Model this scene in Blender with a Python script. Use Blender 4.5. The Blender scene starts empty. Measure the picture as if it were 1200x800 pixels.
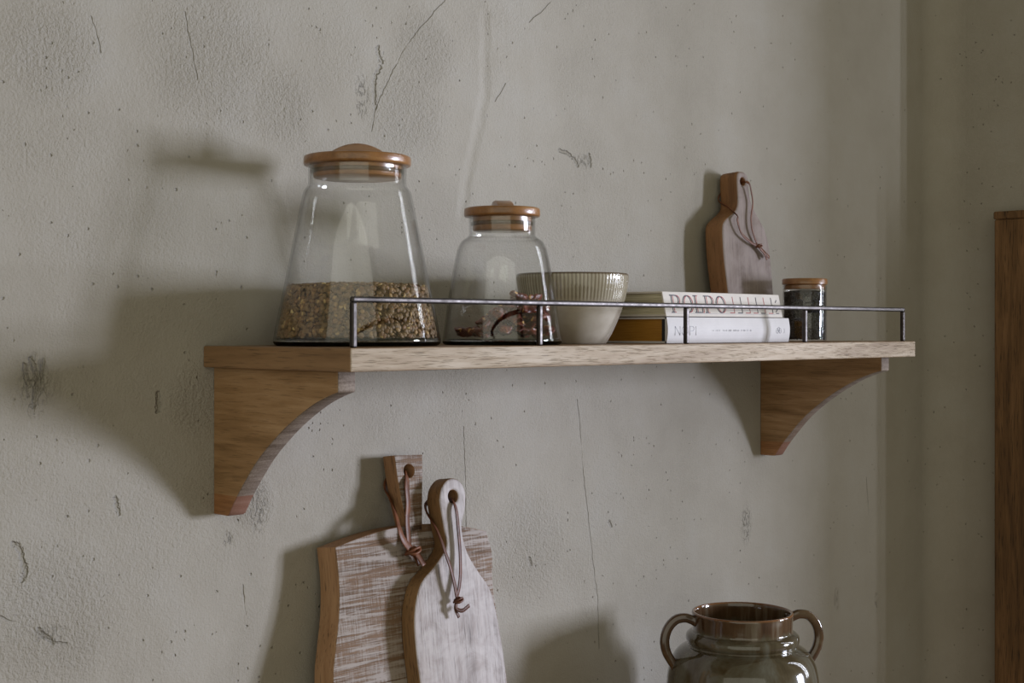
import bpy, bmesh, math, random
from mathutils import Vector, Matrix, Euler
from math import pi, sin, cos, radians

random.seed(7)
C = bpy.context.scene.collection
ZS = 1.43            # height of the shelf's top surface above the floor

# ------------------------------------------------------------------ objects
def obj(name, me, mats=(), parent=None, loc=None, smooth=True):
    o = bpy.data.objects.new(name, me)
    if not isinstance(mats, (list, tuple)):
        mats = [mats]
    for m in mats:
        me.materials.append(m)
    if smooth:
        for p in me.polygons:
            p.use_smooth = True
    C.objects.link(o)
    if parent:
        o.parent = parent
    if loc is not None:
        o.location = loc
    return o

def tag(o, label, cat, group=None, kind=None):
    o['label'] = label
    o['category'] = cat
    if group:
        o['group'] = group
    if kind:
        o['kind'] = kind
    return o

def thing(name, label, cat, loc, rotz=0, group=None):
    o = bpy.data.objects.new(name, None)
    o.empty_display_size = .02
    C.objects.link(o)
    o.location = loc
    o.rotation_euler = (0, 0, rotz)
    return tag(o, label, cat, group)

def struct(name, me, m, loc=None, smooth=False):
    o = obj(name, me, m, None, loc, smooth)
    o['kind'] = 'structure'
    return o

def tomesh(bm, name='m', auto=None):
    bmesh.ops.recalc_face_normals(bm, faces=bm.faces)
    me = bpy.data.meshes.new(name)
    bm.to_mesh(me)
    bm.free()
    return me

def bevel_mod(o, w, seg=2, ang=35):
    b = o.modifiers.new('bevel', 'BEVEL')
    b.width = w
    b.segments = seg
    b.limit_method = 'ANGLE'
    b.angle_limit = radians(ang)
    b.harden_normals = False
    return o

def flat_smooth(o, ang=35):
    """smooth shading only where the angle between faces is small"""
    me = o.data
    bm = bmesh.new(); bm.from_mesh(me)
    for e in bm.edges:
        if len(e.link_faces) == 2 and e.calc_face_angle(0) > radians(ang):
            e.smooth = False
    bm.to_mesh(me); bm.free()

# ------------------------------------------------------------------ shapes
def box_bm(bm, x0, x1, y0, y1, z0, z1, mi=0):
    v = [bm.verts.new(p) for p in ((x0,y0,z0),(x1,y0,z0),(x1,y1,z0),(x0,y1,z0),(x0,y0,z1),(x1,y0,z1),(x1,y1,z1),(x0,y1,z1))]
    fs = []
    for f in ((0,3,2,1),(4,5,6,7),(0,1,5,4),(1,2,6,5),(2,3,7,6),(3,0,4,7)):
        fc = bm.faces.new([v[i] for i in f]); fc.material_index = mi; fs.append(fc)
    return fs

def lathe(prof, n=96, rib=None):
    """closed solid of revolution about z; prof = [(r,z)...]; r=0 at ends closes it; rib(theta,r,z)->dr"""
    bm = bmesh.new()
    rings = []
    for r, z in prof:
        if r < 1e-6:
            rings.append([bm.verts.new((0, 0, z))])
        else:
            ring = []
            for i in range(n):
                t = 2*pi*i/n
                rr = r + (rib(t, r, z) if rib else 0)
                ring.append(bm.verts.new((rr*cos(t), rr*sin(t), z)))
            rings.append(ring)
    pairs = list(zip(rings, rings[1:]))
    if len(rings[0]) > 1 and len(rings[-1]) > 1:
        pairs.append((rings[-1], rings[0]))
    for a, b in pairs:
        if len(a) == 1 and len(b) == 1:
            continue
        for i in range(n):
            j = (i+1) % n
            if len(a) == 1:
                bm.faces.new((a[0], b[i], b[j]))
            elif len(b) == 1:
                bm.faces.new((a[i], b[0], a[j]))
            else:
                bm.faces.new((a[i], b[i], b[j], a[j]))
    return tomesh(bm, 'lathe')

def crom(pts, k=8, closed=False):
    """Catmull-Rom through pts (tuples of any length)"""
    P = [Vector(p) for p in pts]
    n = len(P)
    out = []
    rng = range(n) if closed else range(n-1)
    for i in rng:
        p1, p2 = P[i], P[(i+1) % n]
        p0 = P[(i-1) % n] if (closed or i > 0) else p1*2-p2
        p3 = P[(i+2) % n] if (closed or i < n-2) else p2*2-p1
        for s in range(k):
            t = s/k
            out.append(.5*((2*p1)+(p2-p0)*t+(2*p0-5*p1+4*p2-p3)*t*t+(3*p1-p0-3*p2+p3)*t**3))
    if not closed:
        out.append(P[-1])
    return out

def sweep(bm, pts, w, th, hint=Vector((0, -1, 0)), prof=8, smoothk=6, taper=None, twist=0.0):
    """a strap or tube of elliptic section w x th along pts"""
    P = crom(pts, smoothk) if smoothk else [Vector(p) for p in pts]
    rings = []
    n = len(P)
    for i, p in enumerate(P):
        t = (P[min(i+1, n-1)]-P[max(i-1, 0)]).normalized()
        h = hint
        side = t.cross(h)
        if side.length < .15:
            side = t.cross(Vector((.6, -.5, .3)))
        side.normalize()
        nn = side.cross(t).normalized()
        if twist:
            q = Matrix.Rotation(twist*i/n, 3, t)
            side = q @ side; nn = q @ nn
        k = taper(i/(n-1)) if taper else 1
        ring = []
        for j in range(prof):
            a = 2*pi*j/prof
            ca, sa = cos(a), sin(a)
            # super-ellipse: flat strap with soft edges
            ex = .55
            cx = math.copysign(abs(ca)**ex, ca); sx = math.copysign(abs(sa)**ex, sa)
            ring.append(bm.verts.new(p+side*cx*w/2*k+nn*sx*th/2*k))
        rings.append(ring)
    for a, b in zip(rings, rings[1:]):
        for i in range(prof):
            j = (i+1) % prof
            bm.faces.new((a[i], a[j], b[j], b[i]))
    bm.faces.new(rings[0][::-1])
    bm.faces.new(rings[-1])

def plate(name, outlines, th, bev, res=3):
    """solid plate in local x/z, thickness along y (front at y=-th); outlines = [outer, holes...] of (x,z); rounded edges"""
    cu = bpy.data.curves.new('c', 'CURVE')
    cu.dimensions = '2D'
    cu.fill_mode = 'BOTH'
    cu.extrude = th/2-bev
    cu.bevel_depth = bev
    cu.bevel_resolution = res
    cu.offset = -bev
    for ol in outlines:
        sp = cu.splines.new('POLY')
        sp.points.add(len(ol)-1)
        for pt, (x, z) in zip(sp.points, ol):
            pt.co = (x, z, 0, 1)
        sp.use_cyclic_u = True
    t = bpy.data.objects.new('tmp', cu)
    C.objects.link(t)
    dg = bpy.context.evaluated_depsgraph_get()
    me = bpy.data.meshes.new_from_object(t.evaluated_get(dg))
    bpy.data.objects.remove(t)
    me.name = name
    # curve plane xy -> xz; curve z -> -y
    me.transform(Matrix(((1,0,0,0),(0,0,-1,-th/2),(0,1,0,0),(0,0,0,1))))
    bm = bmesh.new(); bm.from_mesh(me)
    bmesh.ops.remove_doubles(bm, verts=bm.verts, dist=1e-6)
    bmesh.ops.recalc_face_normals(bm, faces=bm.faces)
    for f in bm.faces:
        f.material_index = 0 if abs(f.normal.y) > .82 else 1
        f.smooth = True
    for e in bm.edges:
        if len(e.link_faces) == 2 and e.calc_face_angle(0) > radians(50):
            e.smooth = False
    bm.to_mesh(me); bm.free()
    return me

# ------------------------------------------------------------------ materials
class N:
    def __init__(s, name):
        s.m = bpy.data.materials.new(name)
        s.m.use_nodes = True
        s.t = s.m.node_tree
        s.t.nodes.clear()
        s.out = s.t.nodes.new('ShaderNodeOutputMaterial')
    def n(s, typ, **kw):
        nd = s.t.nodes.new('ShaderNode'+typ)
        for k, v in kw.items():
            setattr(nd, k, v)
        return nd
    def set(s, sock, v):
        if hasattr(v, 'bl_idname') or isinstance(v, bpy.types.NodeSocket):
            s.t.links.new(v, sock)
        else:
            sock.default_value = v
    def math(s, op, a, b=None, c=None, clamp=False):
        nd = s.n('Math', operation=op)
        nd.use_clamp = clamp
        s.set(nd.inputs[0], a)
        if b is not None: s.set(nd.inputs[1], b)
        if c is not None: s.set(nd.inputs[2], c)
        return nd.outputs[0]
    def vmath(s, op, a, b=None, out=0):
        nd = s.n('VectorMath', operation=op)
        s.set(nd.inputs[0], a)
        if b is not None:
            s.set(nd.inputs[3 if op == 'SCALE' else 1], b)
        return nd.outputs[out]
    def mapr(s, v, a, b, c=0., d=1., smooth=False):
        nd = s.n('MapRange')
        if smooth: nd.interpolation_type = 'SMOOTHSTEP'
        s.set(nd.inputs[0], v)
        for i, x in enumerate((a, b, c, d)): s.set(nd.inputs[1+i], x)
        return nd.outputs[0]
    def noise(s, vec, scale, detail=3., rough=.5, dist=0.):
        nd = s.n('TexNoise')
        s.set(nd.inputs['Vector'], vec)
        nd.inputs['Scale'].default_value = scale
        nd.inputs['Detail'].default_value = detail
        nd.inputs['Roughness'].default_value = rough
        nd.inputs['Distortion'].default_value = dist
        return nd.outputs[0]
    def coords(s, scale=(1, 1, 1), loc=(0, 0, 0), rot=(0, 0, 0)):
        tc = s.n('TexCoord')
        mp = s.n('Mapping')
        s.t.links.new(tc.outputs['Object'], mp.inputs[0])
        mp.inputs['Location'].default_value = loc
        mp.inputs['Rotation'].default_value = rot
        mp.inputs['Scale'].default_value = scale
        return mp.outputs[0]
    def mix(s, f, a, b, mode='MIX'):
        nd = s.n('Mix', data_type='RGBA', blend_type=mode)
        s.set(nd.inputs[0], f)
        s.set(nd.inputs[6], a if not isinstance(a, tuple) else rgb(a))
        s.set(nd.inputs[7], b if not isinstance(b, tuple) else rgb(b))
        return nd.outputs[2]
    def ramp(s, f, stops):
        nd = s.n('ValToRGB')
        cr = nd.color_ramp
        while len(cr.elements) < len(stops): cr.elements.new(.5)
        for e, (p, c) in zip(cr.elements, stops):
            e.position = p; e.color = rgb(c)
        s.set(nd.inputs[0], f)
        return nd.outputs[0]
    def bump(s, h, strength=.3, dist=.001, normal=None):
        nd = s.n('Bump')
        nd.inputs['Strength'].default_value = strength
        nd.inputs['Distance'].default_value = dist
        s.set(nd.inputs['Height'], h)
        if normal is not None: s.set(nd.inputs['Normal'], normal)
        return nd.outputs[0]
    def pbr(s, col, rough=.5, normal=None, metal=0., spec=.5, coat=0., coat_rough=.1, ior=1.5):
        p = s.n('BsdfPrincipled')
        s.set(p.inputs['Base Color'], col if not isinstance(col, tuple) else rgb(col))
        s.set(p.inputs['Roughness'], rough)
        s.set(p.inputs['Metallic'], metal)
        s.set(p.inputs['Specular IOR Level'], spec)
        s.set(p.inputs['Coat Weight'], coat)
        p.inputs['Coat Roughness'].default_value = coat_rough
        p.inputs['IOR'].default_value = ior
        if normal is not None: s.set(p.inputs['Normal'], normal)
        s.t.links.new(p.outputs[0], s.out.inputs[0])
        return s.m

def s2l(c):
    c = c/255
    return c/12.92 if c <= .04045 else ((c+.055)/1.055)**2.4
def rgb(c):
    """8-bit display colour (an albedo) -> linear rgba"""
    if len(c) == 4: return c
    return (s2l(c[0]), s2l(c[1]), s2l(c[2]), 1.)

def wood(name, dark, mid, light, grain='x', scale=1., rough=.55, bumps=.25, pores=.5, white=None, whitef=.5,
         saw=None, spec=.35, dist=1.2, band=16., off=(0, 0, 0), foot=None, coat=0.):
    k = N(name)
    sc = [1., 1., 1.]
    gi = 'xyz'.index(grain)
    sc[gi] = .09
    v = k.coords(tuple(x*scale for x in sc), off)
    a = k.noise(v, band, 3., .55, dist)
    b = k.noise(v, 110., 4., .6, .3)
    sc2 = [1., 1., 1.]; sc2[gi] = .05
    v2 = k.coords(tuple(x*scale for x in sc2), off)
    c = k.noise(v2, 520., 2., .6)
    f = k.math('ADD', k.math('MULTIPLY', a, .62), k.math('MULTIPLY', b, .38))
    col = k.ramp(f, [(.32, dark), (.5, mid), (.68, light)])
    pm = k.mapr(c, .56, .70)
    col = k.mix(k.math('MULTIPLY', pm, pores), col, tuple(int(x*.45) for x in dark))
    h = k.math('SUBTRACT', k.math('MULTIPLY', b, .6), k.math('MULTIPLY', pm, .5))
    if white:
        vw = k.coords((1, 1, 1), off)
        big = k.noise(k.coords((1, 1, 1) if not saw else sc, off), 30., 5., .65, .8)
        fine = k.noise(v2, 300., 3., .6)
        if saw:
            # saw marks: bands across the board, fine hatch the other way
            vs = k.coords((.05, .05, 1.), off)
            s1 = k.noise(vs, saw, 3., .65, .4)
            vh = k.coords((1., 1., .10), off)
            s2 = k.noise(vh, 420., 3., .7)
            wm = k.math('ADD', k.math('MULTIPLY', s1, 1.2), k.math('MULTIPLY', s2, .42))
            wm = k.math('ADD', wm, k.math('MULTIPLY', k.noise(vw, 18., 3.), .28))
            m = k.mapr(wm, .86, 1.04)
            h = k.math('ADD', h, k.math('MULTIPLY', m, .9))
        else:
            wm = k.math('ADD', k.math('MULTIPLY', big, .66), k.math('MULTIPLY', fine, .34))
            m = k.mapr(wm, .36, .56)
        m = k.math('MULTIPLY', m, whitef)
        col = k.mix(m, col, white)
    if foot:
        sz = k.n('SeparateXYZ'); k.t.links.new(k.coords(), sz.inputs[0])
        fm = k.math('LESS_THAN', sz.outputs[2], foot)
        col = k.mix(k.math('MULTIPLY', fm, .75), col, k.mix(1., col, (240, 206, 180), 'MULTIPLY'))
    nm = k.bump(h, bumps, .0012)
    return k.pbr(col, rough, nm, spec=spec, coat=coat, coat_rough=.2)

M = {}
# plaster ------------------------------------------------------------
THIN = [[(0.3295, 1.8326), (0.2857, 1.789), (0.2624, 1.7603), (0.2334, 1.7112), (0.2235, 1.6929), (0.2198, 1.6686)],
        [(0.5152, 1.8631), (0.4718, 1.8284)], [(0.4298, 1.7468), (0.4123, 1.7239)],
        [(0.5601, 1.3561), (0.5651, 1.3262), (0.57, 1.2764)], [(0.57, 1.2764), (0.5782, 1.2205), (0.5899, 1.1528), (0.6, 1.0958), (0.6033, 1.0283)],
        [(0.3597, 1.3308), (0.3625, 1.2698), (0.3639, 1.1884)], [(-0.123, 1.742), (-0.1159, 1.7188), (-0.1133, 1.7094)],
        [(-0.0217, 1.7621), (-0.0129, 1.725), (-0.0069, 1.6984)], [(-0.2129, 1.188), (-0.1845, 1.1738), (-0.1678, 1.1595), (-0.1483, 1.154)],
        [(0.0482, 1.1822), (0.0503, 1.152)], [(1.2658, 1.2025), (1.2738, 1.1457)]]
WIDE = [[(0.2272, 1.7631), (0.2284, 1.7556), (0.2334, 1.7477)], [(0.2309, 1.7416), (0.2247, 1.7312), (0.2223, 1.7147), (0.2235, 1.6948)],
        [(-0.1992, 1.2519), (-0.1935, 1.2451), (-0.1911, 1.2347), (-0.1886, 1.2251), (-0.1927, 1.2178)],
        [(0.5263, 1.6751), (0.5407, 1.6721), (0.5552, 1.6646), (0.5618, 1.6574)], [(-0.1828, 1.4199), (-0.177, 1.4002), (-0.1812, 1.3768)],
        [(-0.1902, 1.4138), (-0.1861, 1.3949)], [(-0.172, 1.4166), (-0.1728, 1.3993)], [(0.5832, 1.6725), (0.5866, 1.6594)],
        [(0.4718, 1.1619), (0.4748, 1.1541)], [(0.6238, 1.1929), (0.6272, 1.1869)], [(-0.1762, 1.1702), (-0.1636, 1.1572)],
        [(-0.0516, 1.3844), (-0.0507, 1.3676)], [(-0.098, 1.2836), (-0.0944, 1.271)]]
SCUFF = [(.931, 1.160, .016, .034), (1.176, 1.016, .010, .022), (1.298, .995, .008, .022), (-.180, 1.396, .018, .036), (.066, 1.262, .014, .034), (.205, 1.705, .012, .03), (.572, 1.664, .016, .012), (.028, 1.232, .008, .01), (-.165, 1.165, .02, .01)]
SEAM = [[(0.395, 1.8228), (0.395, 1.7302), (0.3836, 1.6879), (0.3667, 1.6303), (0.357, 1.584)]]
PATCH = [(0.0172, 1.7205, 0.114), (-0.1636, 1.7041, 0.076), (0.3014, 1.7686, 0.071), (-0.1803, 1.3963, 0.038), (-0.0079, 1.3745, 0.051),
         (-0.1636, 1.1825, 0.104), (0.0641, 1.2654, 0.037), (0.4718, 1.1767, 0.1), (0.0965, 1.6861, 0.065), (0.9323, 1.1644, 0.03), (0.2753, 1.6966, 0.082)]

def plaster():
    k = N('plaster')
    v = k.coords()
    # a slightly wandering copy of the wall coordinates, flattened to the wall plane
    nz = k.n('TexNoise'); nz.inputs['Scale'].default_value = 70.; nz.inputs['Detail'].default_value = 3.
    k.t.links.new(v, nz.inputs['Vector'])
    wob = k.vmath('SCALE', k.vmath('SUBTRACT', nz.outputs['Color'], (.5, .5, .5)), .006)
    pw = k.vmath('MULTIPLY', k.vmath('ADD', v, wob), (1, 0, 1))
    chain = [None]
    def seg(a, b):
        # each distance waits for the one before it, which keeps the shader small
        pw_ = pw
        if chain[0] is not None:
            nd = k.n('VectorMath', operation='MULTIPLY_ADD')
            k.set(nd.inputs[0], chain[0]); nd.inputs[1].default_value = (1e-7, 0, 1e-7); k.set(nd.inputs[2], pw)
            pw_ = nd.outputs[0]
        A = (a[0], 0, a[1]); B = (b[0]-a[0], 0, b[1]-a[1])
        L2 = B[0]**2+B[2]**2
        pa = k.vmath('SUBTRACT', pw_, A)
        h = k.math('DIVIDE', k.vmath('DOT_PRODUCT', pa, B, 1), L2, clamp=True)
        pr = k.vmath('SCALE', B, h)
        return k.vmath('DISTANCE', pa, pr, 1)
    def dist(lines):
        d = None
        for ln in lines:
            for a, b in zip(ln, ln[1:]):
                e = seg(a, b)
                d = e if d is None else k.math('MINIMUM', d, e)
                chain[0] = d
        return d
    thin = k.mapr(dist(THIN), .0002, .0012, 1., 0., True)
    dw = k.math('ADD', dist(WIDE), k.math('MULTIPLY', k.math('SUBTRACT', k.noise(v, 300., 2.), .5), .006))
    wide = k.mapr(dw, .0006, .0034, 1., 0., True)
    seam = k.mapr(dist(SEAM), .0, .012, 1., 0., True)
    # broken thin cracks
    thin = k.math('MULTIPLY', thin, k.mapr(k.noise(v, 25., 2.), .30, .46))
    sv = k.noise(k.coords((1, 1, .38)), 330., 3., .65)
    scf = None
    for x, z, a, b in SCUFF:
        dd = k.vmath('LENGTH', k.vmath('MULTIPLY', k.vmath('SUBTRACT', pw, (x, 0, z)), (1/a, 0, 1/b)), None, 1)
        e = k.mapr(dd, .3, 1.1, 1., 0., True)
        scf = e if scf is None else k.math('MAXIMUM', scf, e)
    scf = k.math('MULTIPLY', scf, k.mapr(sv, .52, .60))
    pm = None
    for x, z, r in PATCH:
        e = k.mapr(k.vmath('DISTANCE', pw, (x, 0, z), 1), r*.25, r*1.05, 1., 0., True)
        pm = e if pm is None else k.math('MAXIMUM', pm, e)
    low = k.noise(v, 4.5, 3., .6, .6)
    lowm = k.mapr(low, .42, .62)
    xs = k.n('SeparateXYZ'); k.t.links.new(v, xs.inputs[0])
    fade = k.mapr(xs.outputs[0], .55, 1.05, 1., .18)     # trowelled smoother towards the corner
    rough_zone = k.math('MULTIPLY', k.math('MAXIMUM', pm, k.math('MULTIPLY', lowm, .45)), fade)
    grain = k.math('MULTIPLY', k.noise(v, 400., 3., .65), k.mapr(fade, 0., 1., .3, 1.))
    pebb = k.noise(v, 190., 2., .5)
    # pits
    vo = k.n('TexVoronoi'); vo.inputs['Scale'].default_value = 190.
    k.t.links.new(k.vmath('ADD', v, k.vmath('SCALE', wob, 1.2)), vo.inputs['Vector'])
    cs = k.n('SeparateColor'); k.t.links.new(vo.outputs['Color'], cs.inputs[0])
    pr = k.mapr(cs.outputs[0], .0, 1.)
    clus = k.math('MULTIPLY', k.mapr(k.noise(v, 16., 4., .65), .50, .68), fade)
    sel = k.math('GREATER_THAN', pr, k.math('SUBTRACT', .988, k.math('MULTIPLY', clus, .20)))
    pit = k.math('MULTIPLY', k.mapr(vo.outputs['Distance'], .05, .34, 1., 0., True), sel)
    h = k.math('MULTIPLY', grain, k.math('ADD', .45, k.math('MULTIPLY', rough_zone, 1.0)))
    h = k.math('ADD', h, k.math('MULTIPLY', pebb, k.math('ADD', .18, k.math('MULTIPLY', rough_zone, 1.1))))
    h = k.math('ADD', h, k.math('MULTIPLY', k.noise(v, 30., 3.), .5))
    h = k.math('SUBTRACT', h, k.math('MULTIPLY', pit, 1.0))
    h = k.math('SUBTRACT', h, k.math('MULTIPLY', scf, 1.0))
    h = k.math('SUBTRACT', h, k.math('MULTIPLY', thin, .8))
    h = k.math('SUBTRACT', h, k.math('MULTIPLY', wide, 1.5))
    h = k.math('SUBTRACT', h, k.math('MULTIPLY', seam, .8))
    wave = k.math('MULTIPLY', k.noise(v, 7., 2., .5), 1.)
    n1 = k.bump(wave, .55, .008)
    n2 = k.bump(h, 1., .0017, n1)
    tint = k.noise(v, 6., 5., .65)
    col = k.ramp(tint, [(.3, (150, 144, 133)), (.5, (156, 150, 139)), (.7, (160, 155, 146))])
    dirt = k.math('MAXIMUM', k.math('MULTIPLY', wide, .24), k.math('MAXIMUM', k.math('MULTIPLY', thin, .26), k.math('MAXIMUM', k.math('MULTIPLY', scf, .15), k.math('MULTIPLY', pit, .26))))
    spk = k.math('MULTIPLY', k.mapr(k.noise(v, 420., 2., .6), .60, .74), k.math('ADD', .08, k.math('MULTIPLY', rough_zone, .14)))
    col = k.mix(k.math('MAXIMUM', dirt, spk), col, (92, 86, 68))
    return k.pbr(col, .85, n2, spec=.18)
M['plaster'] = plaster()

def simple(name, col, rough=.5, metal=0., spec=.5, var=.12, vs=40., bump=.0, bs=200., coat=0.):
    k = N(name)
    v = k.coords()
    n = k.noise(v, vs, 4., .6)
    c2 = tuple(max(0, min(255, int(x*(1-var)))) for x in col); c3 = tuple(max(0, min(255, int(x*(1+var)))) for x in col)
    c = k.ramp(n, [(.3, c2), (.7, c3)])
    nm = k.bump(k.noise(v, bs, 3.), bump, .0006) if bump else None
    return k.pbr(c, rough, nm, metal=metal, spec=spec, coat=coat)

M['shelf_top'] = wood('shelf_oiled_wood', (98, 72, 48), (128, 98, 68), (150, 118, 86), 'y', rough=.5)
M['shelf_front'] = wood('shelf_worn_front', (128, 107, 84), (158, 140, 117), (178, 163, 144), 'x', rough=.65, pores=.42, bumps=.6, band=26, scale=2.0)
M['bracket_side'] = wood('bracket_wood', (108, 80, 50), (148, 115, 80), (176, 143, 108), 'y', rough=.5, band=8., dist=3.4, scale=1.4, pores=.35, foot=-.1495)
M['counter'] = wood('counter_wood', (110, 82, 54), (140, 108, 74), (160, 128, 92), 'x')
M['a_front'] = wood('rough_sawn_whitewashed_wood', (92, 69, 50), (116, 91, 70), (132, 107, 87), 'x', rough=.75, bumps=.6, white=(168, 160, 154), whitef=.72, saw=240., pores=.4)
M['a_side'] = wood('board_edge_wood', (126, 94, 66), (154, 118, 86), (174, 138, 104), 'z', rough=.7, pores=.6)
M['b_front'] = wood('greyed_mango_wood', (104, 92, 85), (138, 126, 120), (170, 159, 154), 'z', rough=.6, bumps=.35, white=(190, 183, 180), whitef=.6, pores=.8, band=34, dist=2.5)
M['b_side'] = wood('brown_board_edge', (96, 70, 44), (124, 94, 62), (146, 114, 78), 'z', rough=.6, pores=.6)
M['s_front'] = wood('washed_board_wood', (96, 80, 70), (122, 106, 97), (140, 126, 118), 'z', rough=.7, white=(152, 140, 134), whitef=.55, pores=.5)
M['s_side'] = wood('small_board_edge', (98, 66, 42), (128, 90, 58), (146, 106, 72), 'z', rough=.6, pores=.5)
M['lid'] = wood('lid_wood', (110, 73, 37), (136, 93, 51), (158, 116, 68), 'x', rough=.30, scale=1.3, pores=.3, spec=.5, coat=.4)
M['plank'] = wood('dark_old_wood', (72, 50, 30), (102, 74, 46), (132, 98, 66), 'z', rough=.8, pores=.8, bumps=.5, band=26.)

def endgrain():
    k = N('grey_end_grain')
    a = k.noise(k.coords((.10, 1, 1), rot=(0, radians(28), 0)), 150., 3., .6, .4)
    f = k.noise(k.coords((1, 1, 1)), 600., 3., .6)
    g = k.math('ADD', k.math('MULTIPLY', a, .62), k.math('MULTIPLY', f, .38))
    col = k.ramp(g, [(.30, (84, 70, 58)), (.5, (122, 108, 96)), (.68, (150, 137, 124))])
    big = k.mapr(k.noise(k.coords(), 9., 2.), .52, .66)
    col = k.mix(k.math('MULTIPLY', big, .3), col, (118, 84, 62))
    sz = k.n('SeparateXYZ'); k.t.links.new(k.coords(), sz.inputs[0])
    col = k.mix(k.math('MULTIPLY', k.math('LESS_THAN', sz.outputs[2], -.1495), .7), col, (128, 84, 66))
    return k.pbr(col, .75, k.bump(g, .4, .001), spec=.25)
M['endgrain'] = endgrain()

def iron():
    k = N('raw_iron')
    v = k.coords()
    n = k.noise(v, 60., 5., .65)
    col = k.ramp(n, [(.3, (52, 48, 46)), (.7, (80, 75, 73))])
    r = k.mapr(k.noise(v, 160., 3.), .3, .7, .36, .50)
    return k.pbr(col, r, k.bump(k.noise(v, 350., 3.), .15, .0005), metal=.9)
M['iron'] = iron()

def thin_glass(name, tint, edge=.5, refl=1.):
    k = N(name)
    lw = k.n('LayerWeight'); lw.inputs[0].default_value = .5
    f = lw.outputs['Facing']
    tr = k.n('BsdfTransparent')
    e = k.math('MULTIPLY', k.math('POWER', f, 4.4), edge)
    col = k.mix(e, tint, (.10, .105, .10, 1))
    k.t.links.new(col, tr.inputs[0])
    gl = k.n('BsdfGlossy'); gl.inputs['Roughness'].default_value = .012
    gl.inputs['Color'].default_value = (1, 1, 1, 1)
    fr = k.math('ADD', .04*refl, k.math('MULTIPLY', k.math('POWER', f, 5.), .7))
    mx = k.n('MixShader')
    k.t.links.new(fr, mx.inputs[0]); k.t.links.new(tr.outputs[0], mx.inputs[1]); k.t.links.new(gl.outputs[0], mx.inputs[2])
    k.t.links.new(mx.outputs[0], k.out.inputs[0])
    return k.m
M['glass'] = thin_glass('clear_blown_glass', (.988, .99, .988, 1), .55)
M['gasket'] = thin_glass('clear_silicone', (.80, .81, .80, 1), .5)
def solid_glass():
    k = N('thick_glass')
    g = k.n('BsdfGlass'); g.inputs['Roughness'].default_value = .02; g.inputs['IOR'].default_value = 1.5
    g.inputs['Color'].default_value = (.30, .32, .30, 1)
    k.t.links.new(g.outputs[0], k.out.inputs[0])
    return k.m
M['thick_glass'] = solid_glass()

def island(name, stops, rough=.5, spec=.4, bump=0, bs=400., lowvar=0.):
    k = N(name)
    g = k.n('NewGeometry')
    f = g.outputs['Random Per Island']
    col = k.ramp(f, stops)
    v = k.coords()
    if lowvar:
        col = k.mix(k.math('MULTIPLY', k.mapr(k.noise(v, 500., 3.), .4, .65), lowvar), col, stops[0][1])
    nm = k.bump(k.noise(v, bs, 3.), bump, .0006) if bump else None
    return k.pbr(col, rough, nm, spec=spec)
M['lentil'] = island('green_brown_lentils', [(0., (94, 72, 46)), (.3, (114, 90, 58)), (.6, (130, 106, 72)), (.8, (122, 90, 60)), (.9, (138, 106, 68)), (.975, (176, 146, 98)), (1., (200, 178, 124))], .55, .35)
M['peppercorn'] = island('black_peppercorns', [(0., (12, 10, 9)), (.5, (20, 16, 14)), (1., (38, 30, 25))], .55, .4)

def chilli():
    k = N('dried_chilli_skin')
    v = k.coords()
    n = k.noise(v, 70., 4., .6, .8)
    col = k.ramp(n, [(.3, (46, 15, 9)), (.5, (88, 34, 18)), (.7, (136, 62, 30))])
    seed = k.mapr(k.noise(v, 150., 2., .5), .63, .70)
    col = k.mix(k.math('MULTIPLY', seed, .9), col, (204, 160, 92))
    return k.pbr(col, .42, k.bump(k.noise(v, 140., 4., .6), .7, .003), spec=.6)
M['chilli'] = chilli()

def leather(name, dark, light, rough=.5):
    k = N(name)
    v = k.coords()
    col = k.ramp(k.noise(v, 90., 4., .6), [(.3, dark), (.7, light)])
    return k.pbr(col, rough, k.bump(k.noise(v, 700., 3.), .3, .0006), spec=.45)
M['leather'] = leather('brown_leather', (80, 44, 24), (118, 70, 40))
M['leather_dark'] = leather('dark_brown_leather', (66, 36, 22), (98, 56, 34))

def bowl_mat():
    k = N('ribbed_reactive_glaze')
    tc = k.n('TexCoord')
    sp = k.n('SeparateXYZ'); k.t.links.new(tc.outputs['Object'], sp.inputs[0])
    z = sp.outputs[2]
    th = k.math('ARCTAN2', sp.outputs[1], sp.outputs[0])
    rib = k.math('SINE', k.math('MULTIPLY', th, 92.))
    v = k.coords()
    zz = k.math('ADD', z, k.math('MULTIPLY', k.math('SUBTRACT', k.noise(v, 60., 3.), .5), .006))
    band = k.mapr(zz, .044, .055, 0., 1., True)
    # groove glaze in the band
    groove = k.math('MULTIPLY', k.mapr(rib, .2, -.7), band)
    base = k.ramp(k.noise(v, 30., 4., .6), [(.3, (160, 150, 134)), (.7, (180, 171, 156))])
    up = k.ramp(k.noise(k.coords((1, 1, .3)), 60., 4., .6), [(.3, (142, 133, 112)), (.7, (176, 168, 150))])
    col = k.mix(band, base, up)
    col = k.mix(k.math('MULTIPLY', groove, .62), col, (92, 78, 54))
    rim = k.mapr(z, .0775, .0800, 0., 1., True)
    col = k.mix(k.math('MULTIPLY', rim, .9), col, (70, 50, 32))
    r = k.mapr(z, .03, .05, .38, .12)
    return k.pbr(col, r, None, spec=.5, coat=.4, coat_rough=.06)
M['bowl'] = bowl_mat()

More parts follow.
